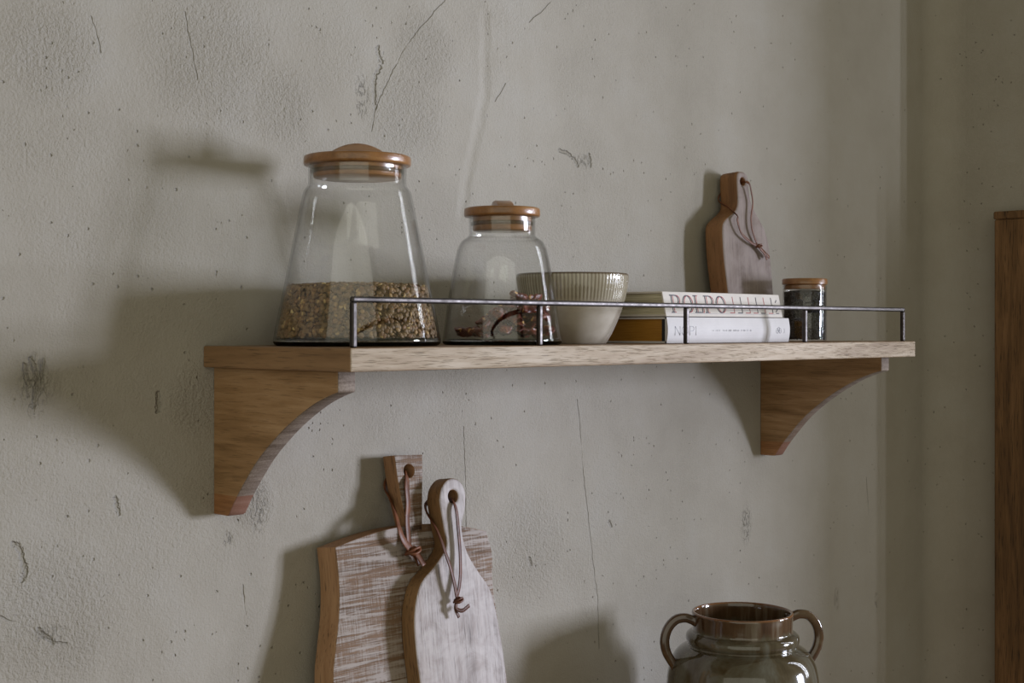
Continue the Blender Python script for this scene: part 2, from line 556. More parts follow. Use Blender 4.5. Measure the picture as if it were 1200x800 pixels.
def pot_mat():
    k = N('olive_brown_glaze')
    tc = k.n('TexCoord')
    sp = k.n('SeparateXYZ'); k.t.links.new(tc.outputs['Object'], sp.inputs[0])
    z = sp.outputs[2]
    v = k.coords()
    n1 = k.noise(k.coords((1, 1, .55)), 24., 5., .62, .8)
    body = k.ramp(n1, [(.28, (52, 42, 26)), (.44, (72, 62, 44)), (.58, (88, 84, 72)), (.75, (104, 102, 92))])
    drip = k.noise(k.coords((1, 1, .12)), 70., 3., .6)
    neck = k.ramp(drip, [(.3, (58, 40, 26)), (.5, (78, 58, 40)), (.68, (106, 95, 80))])
    zn = k.math('ADD', z, k.math('MULTIPLY', k.math('SUBTRACT', drip, .5), .022))
    col = k.mix(k.mapr(zn, .162, .170, 0., 1., True), body, neck)
    rim = k.mapr(z, .1855, .1878, 0., 1., True)
    col = k.mix(k.math('MULTIPLY', rim, .9), col, (114, 74, 42))
    return k.pbr(col, .10, k.bump(k.noise(v, 45., 3.), .06, .004), spec=.5, coat=.5, coat_rough=.04)
M['pot'] = pot_mat()
def handle_mat():
    k = N('brown_glazed_handle')
    v = k.coords()
    col = k.ramp(k.noise(v, 40., 4., .6, .5), [(.3, (56, 36, 22)), (.55, (76, 54, 34)), (.8, (94, 84, 64))])
    return k.pbr(col, .12, None, spec=.5, coat=.5, coat_rough=.05)
M['pot_handle'] = handle_mat()

def pages(name, c1, c2, freq, gloss=.7, metal=0.):
    k = N(name)
    v = k.coords((.02, .02, 1.))
    n = k.noise(v, freq, 2., .8)
    col = k.ramp(n, [(.35, c1), (.65, c2)])
    return k.pbr(col, gloss, k.bump(n, .3, .0006), spec=.3, metal=metal)
M['pages_cream'] = pages('cream_page_edges', (152, 144, 118), (196, 188, 162), 900.)
M['pages_gilt'] = pages('ochre_page_edges', (142, 98, 32), (166, 118, 44), 1400., .45)
M['cover_white'] = simple('white_cloth_cover', (192, 187, 184), .6, var=.02, spec=.3, bump=.1, bs=900)
M['cover_paper'] = simple('off_white_paper_cover', (192, 184, 174), .65, var=.03, spec=.3)
M['cover_dark'] = simple('black_end_band', (22, 18, 14), .6)
M['ink_grey'] = simple('grey_ink', (120, 118, 122), .6, var=.05)
M['ink_black'] = simple('black_ink', (44, 40, 46), .6, var=.1)
M['ink_red'] = simple('red_ink', (150, 44, 36), .6, var=.1)
M['floor'] = simple('floor_stone', (120, 110, 98), .7, var=.15, vs=6.)

# ------------------------------------------------------------------ the room
CX = 1.50                      # the side wall
R = .055
bm = bmesh.new()
prof = [(-2.6, 0.), (-1.2, 0.), (-.4, 0), (.4, 0), (1.0, 0)]
for i in range(13):
    a = pi/2*i/12
    prof.append((CX-R+R*sin(a), -R+R*cos(a)))
zs = [0, .6, 1.2, 1.8, 2.7]
grid = [[bm.verts.new((x, y, z)) for z in zs] for x, y in prof]
for a, b in zip(grid, grid[1:]):
    for i in range(len(zs)-1):
        bm.faces.new((a[i], b[i], b[i+1], a[i+1]))
me = bpy.data.meshes.new('wall'); bm.to_mesh(me); bm.free()
me.flip_normals() if me.polygons[0].normal.y > 0 else None
struct('wall_back', me, M['plaster'], smooth=True)
bm = bmesh.new()
box_bm(bm, CX, CX+.18, -.172, -R, 0, 2.7)
struct('wall_right', tomesh(bm), M['plaster'])
bm = bmesh.new()
box_bm(bm, -2.6, 3.6, -4.2, 0, -.05, 0)
struct('floor', tomesh(bm), M['floor'])
# unseen wall, added to shade the back wall towards the corner
bm = bmesh.new()
box_bm(bm, 1.96, 2.10, -1.33, 0, 0, 2.7)
box_bm(bm, CX+.18, 1.96, -.02, 0, 0, 2.7)
struct('wall_light_block', tomesh(bm), M['plaster'])
# the countertop below the shelf (out of the frame), carries the boards and the pot
CT = ZS-.53
bm = bmesh.new()
box_bm(bm, -.7, .86, -.46, 0, CT-.04, CT)
box_bm(bm, -.66, .84, -.42, 0, 0, CT-.04)
o = struct('countertop', tomesh(bm), M['counter'])

# ------------------------------------------------------------------ the shelf
D = .2361; T = .0216
sh = thing('wall_shelf', 'long wooden wall shelf with curved brackets and a thin iron guard rail', 'shelf', (0, 0, ZS))
bm = bmesh.new()
fs = box_bm(bm, 0, 1, -D, 0, -T, 0)
me = tomesh(bm)
for p in me.polygons:
    p.material_index = 1 if p.normal.y < -.9 else 0
    if p.normal.x > .9: p.material_index = 1
o = obj('board', me, [M['shelf_top'], M['shelf_front']], sh, smooth=False)
bevel_mod(o, .0016, 2)
arc = [(-0.2023, -0.0412), (-0.1888, -0.0450), (-0.167, -0.0530), (-0.1433, -0.0648), (-0.1176, -0.0800), (-0.0912, -0.0990), (-0.0741, -0.1135), (-0.0597, -0.1284), (-0.0406, -0.1500), (-0.0265, -0.1690)]
arc = [(p.x, p.y) for p in crom([(a, b, 0) for a, b in arc], 4)]
outline = [(0., -T-.0002), (-.2023, -T-.0002)] + arc + [(-.0235, -.1705), (0., -.1705)]
K = .021
for x0 in (.0123, 1-.0123-K):
    bm = bmesh.new()
    L = [bm.verts.new((x0, y, z)) for y, z in outline]
    Rr = [bm.verts.new((x0+K, y, z)) for y, z in outline]
    bm.faces.new(L); bm.faces.new(Rr[::-1])
    for i in range(len(L)):
        j = (i+1) % len(L)
        f = bm.faces.new((L[i], Rr[i], Rr[j], L[j]))
        f.material_index = 1
        if i not in (0,): f.smooth = True
    me = tomesh(bm)
    o = obj('bracket', me, [M['bracket_side'], M['endgrain']], sh, smooth=False)
    bevel_mod(o, .0014, 2, 40)
    if x0 > .5: o['label'] = 'right bracket, darker in the shade'
    else: o['label'] = 'left bracket'
# rail
RE = .0132; RB = -D+.0125; RH = .0465; RW = .0055
bm = bmesh.new()
box_bm(bm, RE-RW/2, 1-RE+RW/2, RB-RW/2, RB+RW/2, RH-RW, RH)
rail = obj('guard_rail', tomesh(bm), M['iron'], sh, smooth=False)
bevel_mod(rail, .0020, 4)
for i in range(5):
    x = RE+(1-2*RE)*i/4
    bm = bmesh.new()
    box_bm(bm, x-RW/2, x+RW/2, RB-RW/2, RB+RW/2, -.0, RH-RW+.0004)
    p = obj('post', tomesh(bm), M['iron'], rail, smooth=False)
    bevel_mod(p, .0015, 3)

# ------------------------------------------------------------------ jars
def interp(tab, z):
    if z <= tab[0][1]: return tab[0][0]
    for (r1, z1), (r2, z2) in zip(tab, tab[1:]):
        if z1 <= z <= z2: return r1+(r2-r1)*(z-z1)/(z2-z1)
    return tab[-1][0]

def storage_jar(label, loc, outer, wall, base_h, lid_r, lid_z, lid_t, plug_r, plug_z, handle_rot, hl, hw, hh):
    """outer: (r,z) bottom to rim"""
    t = thing('storage_jar', label, 'jar', loc)
    op = [(p.x, p.y) for p in crom([(r, z, 0) for r, z in outer], 6)]
    inner = [(max(r-wall, .001), max(z, base_h)) for r, z in op]
    inner = [p for p in inner if p[1] > base_h] 
    lo = [p for p in op if p[1] > base_h*.55]
    prof = [(lo[0][0], lo[0][1])] + lo[1:] + [(op[-1][0]-wall*.5, op[-1][1]+wall*.5)] + inner[::-1]
    obj('glass_body', lathe(prof, 112), M['glass'], t)
    # heavy base, set into the wall
    rb = interp(op, base_h*.55)
    bp = [(0, .0008)] + [p for p in op if p[1] <= base_h*.55] + [(rb, base_h*.55-.0002), (rb-wall, base_h), (rb*.5, base_h*.94), (0, base_h*.9)]
    obj('glass_base', lathe(bp, 96), M['thick_glass'], t)
    # lid
    e = lid_t*.22
    lid = obj('lid', lathe([(0, lid_z), (lid_r-e, lid_z), (lid_r-e*.3, lid_z+e*.3), (lid_r, lid_z+e), (lid_r, lid_z+lid_t-e), (lid_r-e*.3, lid_z+lid_t-e*.3), (lid_r-e, lid_z+lid_t), (0, lid_z+lid_t)], 96), M['lid'], t)
    flat_smooth(lid, 50)
    pl = obj('plug', lathe([(0, plug_z), (plug_r-.001, plug_z), (plug_r, plug_z+.001), (plug_r, lid_z+.0002), (0, lid_z+.0002)], 80), M['lid'], lid)
    flat_smooth(pl, 50)
    zc = plug_z+(lid_z-plug_z)*.52
    ri = interp(op, zc)-wall-.0003
    gk = obj('gasket', lathe([(plug_r+.0002, zc-.0022), (ri-.0004, zc-.0018), (ri, zc), (ri-.0004, zc+.0018), (plug_r+.0002, zc+.0022)], 80), M['gasket'], lid)
    # handle: an arched slab standing across the lid
    bm = bmesh.new()
    n = 20
    zt = lid_z+lid_t-.0003
    top = []
    for i in range(n+1):
        a = -1+2*i/n
        top.append((a*hl/2, hh*(1-a*a)**.85 if abs(a) < 1 else 0))
    prev = None
    for x, z in top:
        w = hw/2*(1-.1*abs(x)/(hl/2))
        row = [bm.verts.new((x, -w, zt)), bm.verts.new((x, -w*.94, zt+z*.9+.0002)), bm.verts.new((x, -w*.80, zt+z+.0003)), bm.verts.new((x, w*.80, zt+z+.0003)), bm.verts.new((x, w*.94, zt+z*.9+.0002)), bm.verts.new((x, w, zt))]
        if prev:
            for i in range(5):
                bm.faces.new((prev[i], row[i], row[i+1], prev[i+1]))
            bm.faces.new((prev[5], row[5], row[0], prev[0]))
        else:
            bm.faces.new(row[::-1])
        prev = row
    bm.faces.new(prev)
    h = obj('handle', tomesh(bm), M['lid'], lid)
    flat_smooth(h, 40)
    h.rotation_euler = (0, 0, handle_rot)
    return t, op

bigR = [(.0805, .0), (.0835, .0015), (.0848, .005), (.0838, .012), (.0795, .034), (.0745, .058), (.0680, .090), (.0620, .120), (.0575, .142), (.0555, .1515), (.0540, .1565), (.0515, .1602), (.0500, .1625), (.0497, .166), (.0497, .178), (.0500, .1815)]
BIG = (.118, -.1, ZS)
bigjar, big_op = storage_jar('large glass jar of lentils, tallest thing on the shelf', BIG, bigR, .0018, .0075, .0545, .1822, .0098, .0445, .1700, radians(-38), .062, .022, .0125)
smR = [(.0625, .0), (.0648, .0014), (.0658, .0048), (.0645, .013), (.0610, .040), (.0565, .068), (.0530, .088), (.0500, .1015), (.0480, .1080), (.0440, .1142), (.0395, .1172), (.0372, .1195), (.0366, .1225), (.0366, .137), (.0369, .1395)]
SML = (.2856, -.140, ZS)
Q = .981
smR = [(r*Q, z*Q) for r, z in smR]
smjar, sm_op = storage_jar('shorter glass jar holding a few dried chillies, beside the bowl', SML, smR, .0017, .0062*Q, .0420*Q, .1402*Q, .0100*Q, .0325*Q, .1250*Q, radians(57), .043, .0205, .0083)

# lentils: a heap of single lenses, too many to count
def lentils(op, wall, z0, z1, r_l, count, mat, center, name, label, cat, flat=.42):
    import numpy as np
    rnd = random.Random(3)
    us, vs = 8, 4
    base = []
    for i in range(vs+1):
        ph = -pi/2+pi*i/vs
        if i in (0, vs): base.append((0, 0, flat*sin(ph)))
        else:
            for j in range(us):
                a = 2*pi*j/us
                base.append((cos(ph)*cos(a), cos(ph)*sin(a), flat*sin(ph)))
    faces = []
    for j in range(us):
        faces.append((0, 1+(j+1) % us, 1+j))
    for i in range(vs-2):
        for j in range(us):
            a = 1+i*us+j; b = 1+i*us+(j+1) % us
            faces.append((a, b, b+us, a+us))
    last = len(base)-1
    o0 = 1+(vs-2)*us
    for j in range(us):
        faces.append((last, o0+j, o0+(j+1) % us))
    base = np.array(base)
    V = []; F = []
    def put(p, nrm, s):
        m = nrm.to_track_quat('Z', 'Y').to_matrix() @ Matrix.Rotation(rnd.uniform(0, 6.28), 3, 'Z')
        A = np.array(m)*s
        off = len(V)*len(base)
        V.append(base @ A.T + np.array(p))
        F.extend([tuple(i+off for i in f) for f in faces])
    # against the glass and one layer behind it
    for layer in range(2):
        k = 0
        n = int(count*(.62 if layer == 0 else .38))
        while k < n:
            z = rnd.uniform(z0+r_l*.5, z1)
            a = rnd.uniform(0, 2*pi)
            rr = interp(op, z)-wall-r_l*(.78 if layer == 0 else 1.75)
            s = r_l*rnd.uniform(.72, 1.05)
            rad = Vector((cos(a), sin(a), .05))
            tilt = Vector((rnd.gauss(0, 1), rnd.gauss(0, 1), rnd.gauss(0, 1)+.6))
            nv = (rad*rnd.uniform(.7, 2.4)+tilt*.7).normalized()
            # keep inside the glass: the lens's extent along the radius
            ext = s*math.sqrt(max(0, 1-(nv.dot(rad)/rad.length)**2))+s*flat*.5
            rr = min(rr, interp(op, z)-wall-ext-.0004)
            put((rr*cos(a), rr*sin(a), z), nv, s)
            k += 1
    # the top of the heap
    rt = interp(op, z1)-wall
    for k in range(int(count*.42)):
        r = rt*math.sqrt(rnd.random())*.95; a = rnd.uniform(0, 2*pi)
        s = r_l*rnd.uniform(.72, 1.05)
        nv = Vector((rnd.gauss(0, .45), rnd.gauss(0, .45), 1)).normalized()
        put((r*cos(a), r*sin(a), z1+rnd.uniform(-.001, .0016)+.003*(1-(r/rt)**2)), nv, s)
    V = np.concatenate(V)
    # core of the heap, so that no light shows through
    n = 40
    core = []
    zz = [z0+.0006, z0+(z1-z0)*.35, z0+(z1-z0)*.7, z1-.002]
    c0 = len(V)
    cv = []
    for z in zz:
        r = interp(op, z)-wall-r_l*2.1
        for i in range(n):
            cv.append((r*cos(2*pi*i/n), r*sin(2*pi*i/n), z))
    for q in range(len(zz)-1):
        for i in range(n):
            j = (i+1) % n
            F.append((c0+q*n+i, c0+q*n+j, c0+(q+1)*n+j, c0+(q+1)*n+i))
    F.append(tuple(c0+i for i in range(n))[::-1])
    F.append(tuple(c0+(len(zz)-1)*n+i for i in range(n)))
    V = np.concatenate([V, np.array(cv)])
    me = bpy.data.meshes.new(name)
    me.from_pydata([tuple(x) for x in V], [], F)
    o = obj(name, me, mat, None, center)
    return tag(o, label, cat, None, 'stuff')
lentils(big_op, .0018, .0080, .0585, .0032, 4000, M['lentil'], BIG, 'lentils', 'brown green lentils heaped in the bottom of the large jar', 'lentils')

# dried chillies: each a wrinkled, curled pod
def pod(seed):
    rnd = random.Random(seed)
    nu, nv = 22, 14
    L = .0165; W = .0095; H = .0054
    bend = rnd.uniform(-.5, .5); cup = rnd.uniform(.2, .7)
    ph = [rnd.uniform(0, 6.28) for _ in range(6)]
    bm = bmesh.new()
    rows = []
    for i in range(nu+1):
        t = i/nu
        prof = (sin(pi*min(max(t, .0), 1))**.6)*(1-.25*t)
        x = (t-.5)*2*L
        row = []
        for j in range(nv):
            a = 2*pi*j/nv
            wr = 1+.16*sin(3*a+5*t+ph[0])+.10*sin(5*a-9*t+ph[1])+.07*sin(13*t+2*a+ph[2])
            y = W*prof*cos(a)*wr
            z = H*prof*sin(a)*wr
            z += cup*abs(y)*.5 + bend*x*x/L*.6+.0007*sin(22*t+ph[3])
            yy = y+.0018*sin(7*t+ph[4])
            row.append(bm.verts.new((x, yy, z)))
        rows.append(row)
    for a, b in zip(rows, rows[1:]):
        for j in range(nv):
            k = (j+1) % nv
            bm.faces.new((a[j], a[k], b[k], b[j]))
    bm.faces.new(rows[0]); bm.faces.new(rows[-1][::-1])
    bmesh.ops.remove_doubles(bm, verts=bm.verts, dist=1e-5)
    return tomesh(bm, 'pod')
pods = [pod(s) for s in range(6)]
for me in pods:
    for p in me.polygons: p.use_smooth = True
    me.materials.append(M['chilli'])
fwd = Vector((.705, .709, 0)); rgt = Vector((.709, -.705, 0))
rnd = random.Random(11)
rest = []
def room(p, r):
    return all((p-q).length > (r+s)*.80 for q, s in rest)
spots = []
for k in range(6000):
    # heap: high to the right of the jar as the room sees it, thin on the left
    a = rnd.uniform(-1, 1); b = rnd.uniform(-1, 1)
    if a*a+b*b > 1: continue
    top = .014+.036*max(0, min(1, (a*.9+.62-.10*b)/1.1))
    if a < -.35: top = .0145
    z = rnd.uniform(.0125, max(.0126, top))
    if a < -.35 and not (-.95 < a < -.45): continue
    lim = interp(sm_op, z)-.0017-.0155
    p = rgt*a*lim+fwd*b*lim+Vector((0, 0, z))
    if room(p, .0088):
        rest.append((p, .0088))
        if len(rest) >= 46: break
for i, (p, r) in enumerate(rest):
    o = bpy.data.objects.new('dried_chilli', pods[i % 6])
    C.objects.link(o)
    o.location = Vector(SML)+p
    flatk = .25 if p.z < .017 else .8
    o.rotation_euler = (rnd.gauss(0, .5)*flatk, rnd.gauss(0, .5)*flatk, rnd.uniform(0, 6.28))
    o.scale = [rnd.uniform(.85, 1.0)]*3
    tag(o, 'dark red dried chilli lying in the shorter glass jar', 'chilli', 'dried chillies in the shorter jar')

# ------------------------------------------------------------------ bowl
def rib(t, r, z):
    if r < .05 or z < .046: return 0
    b = min(1, (z-.046)/.006)*min(1, max(0, (.0795-z)/.003))
    return .00013*b*sin(92*t)*(1 if r > .052 else 0)
bo = [(0, .0025), (.034, .0025), (.036, 0), (.0385, 0), (.0405, .0025), (.0455, .011), (.0515, .024), (.0570, .038), (.0612, .052), (.0640, .066), (.0652, .076), (.0650, .0795), (.0640, .0807), (.0625, .0800), (.0618, .077), (.0606, .066), (.0578, .052), (.0538, .039), (.0480, .025), (.0420, .013), (.034, .0075), (0, .0065)]
fine = []
for (r1, z1), (r2, z2) in zip(bo, bo[1:]):
    st = 4 if max(r1, r2) > .05 else 2
    for s in range(st): fine.append((r1+(r2-r1)*s/st, z1+(z2-z1)*s/st))
fine.append(bo[-1])
o = obj('bowl', lathe(fine, 92*6, rib), M['bowl'], None, (.4205, -.1195, ZS))
tag(o, 'ribbed stoneware bowl in cream and olive glaze between jar and books', 'bowl')

# ------------------------------------------------------------------ books
def strokes(bm, lines, w, depth, y=0.):
    """thin raised pen strokes in local x/z, each a short bar on the plane y"""
    for (x0, z0), (x1, z1) in lines:
        dx, dz = x1-x0, z1-z0
        l = math.hypot(dx, dz) or 1e-6
        nx, nz = -dz/l*w/2, dx/l*w/2
        q = [(x0+nx, z0+nz), (x1+nx, z1+nz), (x1-nx, z1-nz), (x0-nx, z0-nz)]
        f = [bm.verts.new((a, y-depth, b)) for a, b in q]; g = [bm.verts.new((a, y+.0001, b)) for a, b in q]
        bm.faces.new(f); bm.faces.new(g[::-1])
        for i in range(4):
            j = (i+1) % 4
            bm.faces.new((f[i], g[i], g[j], f[j]))
def ellipse(cx, cz, rx, rz, a0=0, a1=360, n=16):
    pts = [(cx+rx*cos(radians(a0+(a1-a0)*i/n)), cz+rz*sin(radians(a0+(a1-a0)*i/n))) for i in range(n+1)]
    return list(zip(pts, pts[1:]))

# lower book
BL = .2518; BT = .0305; BD = .150
b1 = thing('book', 'thick white book with ochre page edges, lower of the two stacked books', 'book', (.5099, -.187, ZS+.0004), 0, 'cookbooks stacked on the shelf')
bm = bmesh.new()
box_bm(bm, 0, BL, 0, BD, 0, .0022); box_bm(bm, 0, BL, 0, BD, BT-.0022, BT)
# gently rounded spine
n = 10
for i in range(n):
    z0 = BT*i/n; z1 = BT*(i+1)/n
    y0 = -.0022*sin(pi*i/n); y1 = -.0022*sin(pi*(i+1)/n)
    v = [bm.verts.new(p) for p in ((0, y0, z0), (BL, y0, z0), (BL, y1, z1), (0, y1, z1), (0, .0022, z0), (BL, .0022, z0), (BL, .0022, z1), (0, .0022, z1))]
    for f in ((0, 1, 2, 3), (7, 6, 5, 4), (0, 3, 7, 4), (1, 5, 6, 2)): bm.faces.new([v[q] for q in f])
o = obj('cover', tomesh(bm), M['cover_white'], b1, smooth=False)
bm = bmesh.new(); box_bm(bm, .003, BL-.003, .0075, BD-.004, .0022, BT-.0022)
o = obj('page_block', tomesh(bm), M['pages_gilt'], b1, smooth=False); o['label'] = 'ochre page edges'
bm = bmesh.new(); box_bm(bm, .0006, .0028, .0022, .0075, .0022, BT-.0022)
o = obj('headband', tomesh(bm), M['cover_dark'], b1, smooth=False); o['label'] = 'black band at the spine end'
bm = bmesh.new(); box_bm(bm, BL-.0028, BL-.0006, .0022, .0075, .0022, BT-.0022)
o = obj('headband', tomesh(bm), M['cover_dark'], b1, smooth=False); o['label'] = 'black band at the spine end'
bm = bmesh.new()
zc = .0145; hh = .0105
ln = []
def at_(x): return x
x = .0135
ln += [((x, zc-hh/2), (x, zc+hh/2)), ((x, zc+hh/2), (x+.0095, zc-hh/2)), ((x+.0095, zc-hh/2), (x+.0095, zc+hh/2))]
ln += ellipse(.0318, zc, .0056, hh/2, 0, 360, 18)
x = .0420
ln += [((x, zc-hh/2), (x, zc+hh/2)), ((x, zc+hh/2), (x+.004, zc+hh/2)), ((x, zc-.0004), (x+.004, zc-.0004))] + ellipse(x+.004, zc+hh/4-.0002, .0036, hh/4+.0002, -90, 90, 8)
x = .0535
ln += [((x, zc-hh/2), (x, zc+hh/2))]
strokes(bm, ln, .00045, .00025, -.0021)
obj('title_lettering', tomesh(bm), M['ink_grey'], b1, smooth=False); bm = bmesh.new()
# author's line in tiny capitals
rr = random.Random(5)
tiny = []
x = .086
while x < .168:
    if rr.random() < .13: x += .0022; continue
    z0 = zc-.0008
    tiny.append(((x, z0), (x, z0+.0020)))
    if rr.random() < .6: tiny.append(((x, z0+(.0020 if rr.random() < .5 else 0.)), (x+.0010, z0+(.002 if rr.random() < .5 else .001))))
    if rr.random() < .5: tiny.append(((x+.0011, z0), (x+.0011, z0+.002)))
    x += .0024
strokes(bm, tiny, .00020, .00025, -.0021)
obj('author_lettering', tomesh(bm), M['ink_grey'], b1, smooth=False); bm = bmesh.new()
# little emblem of rings
ex = .2265
em = ellipse(ex, zc+.0015, .0022, .0030, 0, 360, 12)+ellipse(ex-.003, zc-.0002, .0024, .0032, 0, 360, 12)+ellipse(ex+.003, zc-.0002, .0024, .0032, 0, 360, 12)+[((ex-.004, zc-.0002), (ex+.004, zc-.0002))]
em += ellipse(ex+.0115, zc-.0002, .0011, .0030, -70, 70, 6)
strokes(bm, em, .00045, .00025, -.0021)
o = obj('emblem', tomesh(bm), M['ink_grey'], b1, smooth=False)

# upper book: its bare spine leans back, so the covers slide
PL = .2400; PT = .0295; PD = .1480; LEAN = .0065
b2 = thing('book', 'off-white book with red and black spine letters, upper of the two stacked books', 'book', (.5085, -.1868, ZS+.0317), 0, 'cookbooks stacked on the shelf')
def shear(me, k):
    for v in me.vertices: v.co.y += k*v.co.z/PT
    return me
bm = bmesh.new()
box_bm(bm, 0, PL, 0, PD, 0, .0024); box_bm(bm, 0, PL, 0, PD, PT-.0024, PT)
box_bm(bm, .0004, PL-.0004, -.0006, .0018, .0002, PT-.0002)
o = obj('cover', shear(tomesh(bm), LEAN), M['cover_paper'], b2, smooth=False); bevel_mod(o, .0006, 2)
bm = bmesh.new()
for i in range(9):
    z0 = .0024+(PT-.0048)*i/9; z1 = .0024+(PT-.0048)*(i+1)/9-.00012
    e = .0012+.0006*((i*7) % 3)
    box_bm(bm, e, PL-e, .0018, PD-.003, z0, z1)
o = obj('page_block', shear(tomesh(bm), LEAN), M['pages_cream'], b2, smooth=False); o['label'] = 'cream page edges'
zb = .0052; zt = .0252
def seriff(ch, x, w):
    L = []
    if ch == 'P':
        L = [((x, zb), (x, zt)), ((x-.003, zb), (x+.003, zb)), ((x-.003, zt), (x+w*.5, zt)), ((x, zb+.009), (x+w*.5, zb+.009))]+ellipse(x+w*.5, (zt+zb+.009)/2, w*.5, (zt-zb-.009)/2, -90, 90, 8)
    elif ch == 'O':
        L = ellipse(x+w*.5, (zb+zt)/2, w*.55, (zt-zb)/2, 0, 360, 20)
    elif ch == 'L':
        L = [((x, zb), (x, zt)), ((x-.003, zt), (x+.003, zt)), ((x-.003, zb), (x+w, zb)), ((x+w, zb), (x+w, zb+.005))]
    return L
blk, red = [], []
x = .0155
for ch, w in (('P', .013), ('O', .015), ('L', .012), ('P', .013), ('O', .015)):
    s = seriff(ch, x, w)
    blk += s
    red += [((a+.0028, b), (c+.0028, d)) for (a, b), (c, d) in s]
    x += w+.0085
tb, tr, blk, red = blk, red, [], []
x += .0015
for i, wd in enumerate((.0165,)*6):
    blk.append(((x+.0095, zb), (x+.0095, zt))) if i % 2 else red.append(((x+.0095, zb), (x+.0095, zt)))
    (red if i % 3 != 1 else blk).append(((x, zb), (x+.0095, zb)))
    x += wd
blk += [((x, zb+.002), (x+.006, zb+.006)), ((x+.002, zt-.006), (x+.005, zt-.003)), ((x, zb), (x+.006, zb))]
blk2 = [((.075, .0140), (.205, .0140)), ((.115, .0085), (.205, .0085)), ((.01, .0038), (.225, .0038))]
for nm, ln, mt, w in (('title_lettering', tb, 'ink_black', .0013), ('title_shadow', tr, 'ink_red', .0010), ('spine_strokes', blk, 'ink_black', .0011), ('spine_strokes', red, 'ink_red', .0010), ('ruled_lines', blk2, 'ink_grey', .0003)):
    bm = bmesh.new(); strokes(bm, ln, w, .00025 if mt != 'ink_black' else .00035, -.0006)
    obj(nm, shear(tomesh(bm), LEAN), M[mt], b2, smooth=False)

# ------------------------------------------------------------------ spice jar
SP = (.9324, -.1, ZS)
sj = thing('spice_jar', 'small round jar of dark peppercorns with a wooden lid at the shelf end', 'jar', SP)
so = [(.0285, 0), (.0300, .0008), (.0308, .003), (.0308, .030), (.0308, .070), (.0308, .0785)]
prof = [(.001, .0002)] + so + [(.0300, .0788)] + [(.0293, z) for z in (.0780, .050, .0022)] + [(.001, .0018)]
o = obj('glass_body', lathe(prof, 80), M['glass'], sj); flat_smooth(o, 60)
e = .0015
o = obj('lid', lathe([(0, .0792), (.0314-e, .0792), (.0318, .0792+e), (.0318, .0885-e), (.0318-e, .0885), (0, .0885)], 80), M['lid'], sj); flat_smooth(o, 50)
pl = obj('plug', lathe([(0, .0735), (.0280, .0735), (.0284, .0742), (.0284, .0793), (0, .0793)], 64), M['lid'], o); flat_smooth(pl, 50)
lentils([(.0308, 0.), (.0308, .08)], .0015, .0022, .0665, .0022, 3200, M['peppercorn'], SP, 'peppercorns', 'black peppercorns filling the small lidded jar', 'peppercorns', flat=.95)

# ------------------------------------------------------------------ boards
def smooth_closed(pts, k=6, corner=()):
    """closed outline; indices in corner keep a hard corner"""
    P = [Vector((a, b)) for a, b in pts]
    n = len(P); out = []
    for i in range(n):
        p1, p2 = P[i], P[(i+1) % n]
        p0 = P[i-1] if i not in corner else p1*2-p2
        p3 = P[(i+2) % n] if (i+1) % n not in corner else p2*2-p1
        for s in range(k):
            t = s/k
            q = .5*((2*p1)+(p2-p0)*t+(2*p0-5*p1+4*p2-p3)*t*t+(3*p1-p0-3*p2+p3)*t**3)
            out.append((q.x, q.y))
    return out
def hole(cx, cz, r, n=28):
    return [(cx+r*cos(2*pi*i/n), cz-r*sin(2*pi*i/n)) for i in range(n)]
def board(name, label, outlines, th, bev, mats, origin, lean, off=None):
    """front face passes through origin; leans back by 'lean' (dy/dz)"""
    t = thing(name, label, 'cutting board', origin)
    t.rotation_euler = (-math.atan(lean), 0, 0)
    ca = cos(math.atan(lean))
    me = plate(name, [[(x, z/ca) for x, z in ol] for ol in outlines], th, bev)
    for v in me.vertices: v.co.y += th        # front plane at local y = 0
    return t, obj('board', me, mats, t, smooth=False)
def cord(parent, strands, w, th, mat, knot, kr, tails, tw=1.5):
    inv = (Matrix.Translation(parent.location) @ parent.rotation_euler.to_matrix().to_4x4()).inverted()
    bm = bmesh.new()
    for s in strands:
        sweep(bm, [inv @ Vector(p) for p in s], w, th, Vector((.35, -1, 0)).normalized())
    for s in tails:
        sweep(bm, [inv @ Vector(p) for p in s], w*tw, th, Vector((.35, -1, 0)).normalized())
    k = Vector(knot)
    for rot in (0, 1):       # two overhand turns make the knot
        pts = []
        for i in range(11):
            a = 2*pi*i/10
            pts.append(inv @ (k+Vector((cos(a)*kr*1.0, sin(a)*kr*.7-(.001*rot), (sin(a)*.45 if rot else -sin(a)*.45)*kr+cos(a)*kr*.3))))
        sweep(bm, pts, w*.9, th*1.6, Vector((0, .3, 1)), smoothk=3)
    bmesh.ops.create_uvsphere(bm, u_segments=12, v_segments=8, radius=kr*.72, matrix=Matrix.Translation(inv @ k))
    return obj('leather_cord', tomesh(bm), mat, parent)

def rel(pts, x0, z0): return [(x-x0, z-z0) for x, z in pts]
# big rectangular board: broad body, narrow tapering handle
LA = .1265
def ya(z): return -.0120+LA*(z-ZS)        # front face
za = CT
body = [(.1375, 1.2163), (.1386, 1.1816), (.1352, 1.1467), (.1275, 1.1127), (.1215, 1.0832), (.120, 1.03), (.127, .96), (.131, CT), (.366, CT), (.372, .97), (.371, 1.05), (.3625, 1.1443), (.3656, 1.1829), (.3594, 1.2111), (.3261, 1.2193), (.2900, 1.2260), (.2530, 1.2290), (.2166, 1.2282), (.1813, 1.2244)]
ol = smooth_closed(rel(body, .245, za), 6, (0, 7, 8, 13))
A, ab = board('cutting_board', 'large rough-sawn whitewashed cutting board with square handle, leaning on the wall', [ol], .033, .0012, [M['a_front'], M['a_side']], (.245, ya(za), za), LA)
